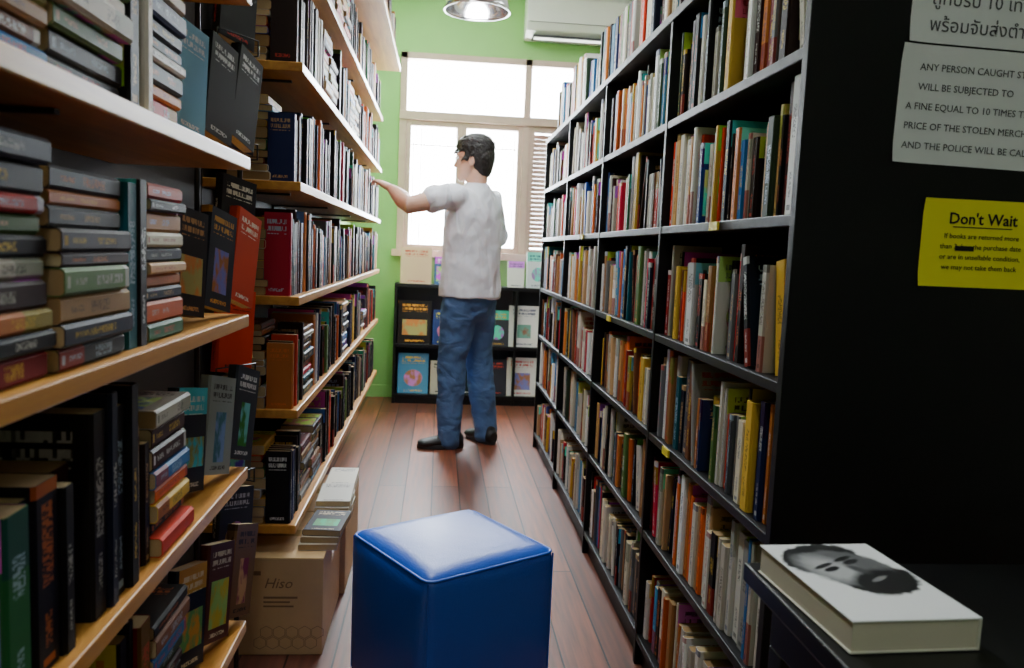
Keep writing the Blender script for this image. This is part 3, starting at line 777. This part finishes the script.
m_hair=simple('black_hair',(24,20,19),.45,noise=.3,nscale=60,bump=.8,bscale=90)
m_shoe=simple('black_shoe',(20,20,22),.55,noise=.1)
m_sole=simple('shoe_sole',(40,40,42),.7,noise=.05)
SL=Vector((.055,4.345,1.400)); EL=Vector((-.172,4.262,1.335)); WL=Vector((-.268,4.43,1.425))
SR=P(0,-.180,1.400); ER=P(-.02,-.235,1.13); WR=P(.07,-.225,.89)
def lerp(a,b_,t): return a+(b_-a)*t
tor=[(.850,.0,.168,.202),(.90,.0,.166,.200),(1.0,-.004,.155,.190),(1.1,-.008,.149,.187),(1.2,-.008,.147,.196),(1.3,-.006,.143,.204),(1.37,-.010,.124,.203),(1.415,-.016,.102,.172),(1.445,-.020,.082,.120),(1.47,-.02,.068,.078),(1.485,-.02,.060,.062)]
tor=interp(tor,3)
parts=[loft([(P(f_,-.01,u),fx,lx,a,b_) for u,f_,a,b_ in tor],28)]
parts.append(tubeloft([P(0,.10,1.37),SL,lerp(SL,EL,.22),lerp(SL,EL,.44)],[.082,.073,.072,.076]))
parts.append(tubeloft([P(0,-.10,1.37),SR,lerp(SR,ER,.4),lerp(SR,ER,.75)],[.084,.078,.080,.084]))
body('t_shirt',parts,m_shirt,.008,5,[(.14,.020),(.05,.008)])
HL,KL,AL=P(.0,.078,.83),P(.04,.085,.50),P(.035,.100,.10)
HR,KR,AR=P(.0,-.095,.83),P(-.005,-.125,.50),P(-.055,-.150,.10)
parts=[loft([(P(f_,-.01,u),fx,lx,a,b_) for u,f_,a,b_ in interp([(.72,-.005,.085,.13),(.77,-.01,.118,.165),(.83,-.010,.130,.176),(.88,-.006,.122,.166),(.94,0,.110,.150)],3)],26)]
for H_,K_,A_ in ((HL,KL,AL),(HR,KR,AR)):
    foot=Vector((A_.x,A_.y,.045))
    parts.append(tubeloft([H_,lerp(H_,K_,.3),lerp(H_,K_,.7),K_,lerp(K_,A_,.3),lerp(K_,A_,.65),A_,foot],[.104,.103,.090,.080,.080,.073,.068,.066],20))
body('jeans',parts,m_denim,.008,4,[(.09,.018),(.04,.008)])
def shoe(A_,d,nm):
    d=Vector(d).normalized(); s=Vector((-d.y,d.x,0)); c=Vector((A_.x,A_.y,0))
    prof=[(-.085,.028,.058),(-.07,.038,.066),(-.03,.044,.072),(.02,.046,.066),(.07,.048,.052),(.115,.050,.042),(.15,.045,.036),(.172,.028,.028)]
    rg=[(c+d*t+Z*(.012+hh*.5),s,Z,w_,hh*.62) for t,w_,hh in prof]
    body(nm,[loft(rg,20),tubeloft([c+d*(-.035)+Z*.05,c+d*(-.03)+Z*.085],[.045,.042])],m_shoe,.006,3)
    out=[]
    for k in range(32):
        t=2*math.pi*k/32; out.append(c+d*(.043+.133*math.cos(t))+s*.047*math.sin(t)*(1+.08*math.cos(t)))
    v=[p+Z*.001 for p in out]+[p+Z*.026 for p in out]; f=[tuple(range(31,-1,-1)),tuple(range(32,64))]+[(k,(k+1)%32,32+(k+1)%32,32+k) for k in range(32)]
    o=mesh_obj(nm+'_sole',v,f,m_sole,man); md=o.modifiers.new('b','BEVEL'); md.width=.004; md.segments=2; md.limit_method='ANGLE'
shoe(AL,(-.99,-.12,0),'left_shoe'); shoe(AR,(-.55,.83,0),'right_shoe')
hf=Vector((-.95,.30,0)).normalized(); hl=Vector((-hf.y,hf.x,0)); HC=Vector((.172,4.505,1.612))
def Hd(f_,l_,u_): return HC+hf*f_+hl*l_+Z*u_
hr=interp([(-.118,.062,.018,.022),(-.105,.052,.040,.040),(-.08,.036,.060,.056),(-.05,.02,.076,.065),(-.02,.008,.086,.070),(.02,-.002,.093,.074),(.055,-.006,.095,.076),(.085,-.01,.086,.068),(.105,-.012,.064,.050),(.118,-.014,.03,.025)],3)
parts=[loft([(Hd(c,0,u),hf,hl,a,b_) for u,c,a,b_ in hr],28)]
parts.append(tubeloft([Hd(.085,0,.012),Hd(.098,0,-.012),Hd(.106,0,-.032)],[.008,.010,.013],12))
for s in (1,-1):
    parts.append(ellips(Hd(.094,s*.010,-.036),hf,hl,Z,.010,.008,.008))
    parts.append(ellips(Hd(-.008,s*.078,-.012),hf,hl,Z,.018,.008,.032))
    parts.append(ellips(Hd(.045,s*.045,-.03),hf,hl,Z,.028,.022,.028))
    parts.append(ellips(Hd(.080,s*.028,.026),hf,hl,Z,.012,.022,.007))
parts.append(ellips(Hd(.084,0,-.062),hf,hl,Z,.013,.024,.006)); parts.append(ellips(Hd(.081,0,-.075),hf,hl,Z,.013,.020,.007))
parts.append(ellips(Hd(.070,0,-.103),hf,hl,Z,.018,.022,.015))
parts.append(tubeloft([Hd(-.02,0,-.03),Hd(-.025,0,-.09),P(-.02,0,1.44),P(-.015,0,1.38)],[.058,.056,.062,.075],20))
body('head',parts,m_skin,.0045,3)
uv_e=simple('eye_white',(225,220,212),.2,noise=.01); ir=simple('iris',(30,18,12),.1,noise=.01)
m_lip=simple('lips',(160,98,88),.45,noise=.03)
for s,nm in ((1,'left'),(-1,'right')):
    uvs(nm+'_eye',Hd(.0765,s*.030,.003),.0115,uv_e,man); uvs(nm+'_iris',Hd(.0845,s*.0305,.003),.0052,ir,man)
    tube_curve(nm+'_eyebrow',[Hd(.090,s*.014,.026),Hd(.0885,s*.03,.030),Hd(.078,s*.045,.026)],.003,m_hair,man,False)
    tube_curve(nm+'_glasses_rim',[Hd(.104-.012*(1+math.cos(2*math.pi*k/16))*.5,s*(.033+.021*math.cos(2*math.pi*k/16)),.000+.016*math.sin(2*math.pi*k/16)) for k in range(16)],.0013,m_dark,man)
    tube_curve(nm+'_glasses_arm',[Hd(.092,s*.055,.004),Hd(.06,s*.076,.006),Hd(-.005,s*.083,.006)],.0013,m_dark,man,False)
tube_curve('glasses_bridge',[Hd(.104,-.012,.003),Hd(.108,0,.006),Hd(.104,.012,.003)],.0013,m_dark,man,False)
tube_curve('mouth',[Hd(.088,-.022,-.069),Hd(.0965,-.008,-.068),Hd(.0965,.008,-.068),Hd(.088,.022,-.069)],.0022,m_lip,man,False)
hr=interp([(-.090,-.054,.038,.044),(-.05,-.048,.058,.068),(-.01,-.042,.072,.083),(.025,-.030,.088,.087),(.045,-.010,.105,.088),(.07,-.006,.112,.089),(.10,-.008,.103,.083),(.126,-.012,.078,.064),(.142,-.014,.034,.034)],3)
hp=[loft([(Hd(c,0,u),hf,hl,a,b_) for u,c,a,b_ in hr],28)]
for s in (1,-1): hp.append(ellips(Hd(.022,s*.074,.016),hf,hl,Z,.018,.010,.034))
for k in range(60):
    a=rng.uniform(-2.9,2.9); u=rng.uniform(.0,.12); rr=math.sqrt(max(0,1-(u/.15)**2))
    p=Hd(-.01+.105*rr*math.cos(a),.085*rr*math.sin(a),max(u,.05 if abs(a)<1 else -.04)); q=p+(p-Hd(-.01,0,.0)).normalized()*.012+hf*.010-Z*.024
    hp.append(tubeloft([p,lerp(p,q,.5)+Z*.004,q],[.010,.008,.0035],8))
body('hair',hp,m_hair,.0045,1,[(.02,.008)])
hd=Vector((-.70,.52,.40)).normalized(); th=Vector((.60,.80,0)); th=(th-hd*th.dot(hd)).normalized(); nb=hd.cross(th)
if nb.z<0: nb=-nb
parts=[tubeloft([lerp(SL,EL,.2),lerp(SL,EL,.65),EL,lerp(EL,WL,.3),lerp(EL,WL,.7),WL,WL+hd*.02],[.054,.050,.046,.047,.038,(.030,.026),(.031,.021)],18)]
parts.append(loft([(WL+hd*t,th,nb,w_,h_) for t,w_,h_ in ((-.005,.028,.022),(.02,.034,.020),(.05,.042,.018),(.075,.044,.015),(.092,.040,.011))],16))
def finger(base,dirs,lens,rad):
    pts=[base]
    for d,l_ in zip(dirs,lens): pts.append(pts[-1]+Vector(d).normalized()*l_)
    dense=[]; rr=[]
    for i in range(len(pts)-1):
        for k in range(3): dense.append(lerp(pts[i],pts[i+1],k/3)); rr.append(rad*(1-.08*(i+k/3)))
    dense.append(pts[-1]); rr.append(rad*.74)
    return tubeloft(dense,rr,12)
for i,(off,sc) in enumerate(((.031,.93),(.0105,1.0),(-.0105,.95),(-.031,.78))):
    parts.append(finger(WL+hd*(.072 if i<3 else .066)+th*off,[hd,hd*.7-nb*.6+th*off*3,hd*.25-nb*.95],[.045*sc,.026*sc,.022*sc],.0084))
parts.append(finger(WL+hd*.022+th*.026,[hd*.5+th*.8-nb*.3,hd*.85+th*.35-nb*.3,hd*.9-th*.05-nb*.5],[.034,.030,.024],.0098))
body('left_arm',parts,m_skin,.0032,3)
hd=Vector((fx.x*.2,fx.y*.2,-1)).normalized(); th=fx.copy(); th=(th-hd*th.dot(hd)).normalized(); nb=-lx
parts=[tubeloft([lerp(SR,ER,.5),lerp(SR,ER,.8),ER,lerp(ER,WR,.4),lerp(ER,WR,.8),WR,WR+hd*.02],[.048,.043,.040,.040,.031,(.024,.022),(.020,.026)],18)]
parts.append(loft([(WR+hd*t,th,nb,w_,h_) for t,w_,h_ in ((-.005,.026,.020),(.02,.032,.018),(.05,.040,.016),(.075,.042,.014),(.092,.038,.010))],16))
for i,(off,sc) in enumerate(((.031,.93),(.0105,1.0),(-.0105,.95),(-.031,.78))):
    parts.append(finger(WR+hd*.072+th*off,[hd-nb*.1,hd-nb*.4,hd*.8-nb*.7],[.042*sc,.026*sc,.022*sc],.0082))
parts.append(finger(WR+hd*.022+th*.026,[hd*.6+th*.8-nb*.2,hd*.85+th*.25-nb*.3,hd*.9-nb*.3],[.034,.030,.024],.0098))
body('right_arm',parts,m_skin,.0035,3)

# ---------------------------------------------------------------- camera
F_=Vector((-.0891,.1065,-.9903)).normalized(); U_=Vector((.0427,.9937,.1030))
U_=(U_-F_*U_.dot(F_)).normalized(); R_=F_.cross(U_)
mat=Matrix((R_,F_,U_)).to_4x4(); mat.translation=Vector((0,0,1.12))
cam=bpy.data.cameras.new('camera'); cam.sensor_width=36; cam.lens=28.125; cam.clip_start=.02
co=link(bpy.data.objects.new('camera',cam)); co.matrix_world=mat
cam.dof.use_dof=True; cam.dof.focus_distance=2.0; cam.dof.aperture_fstop=6.3
S.camera=co
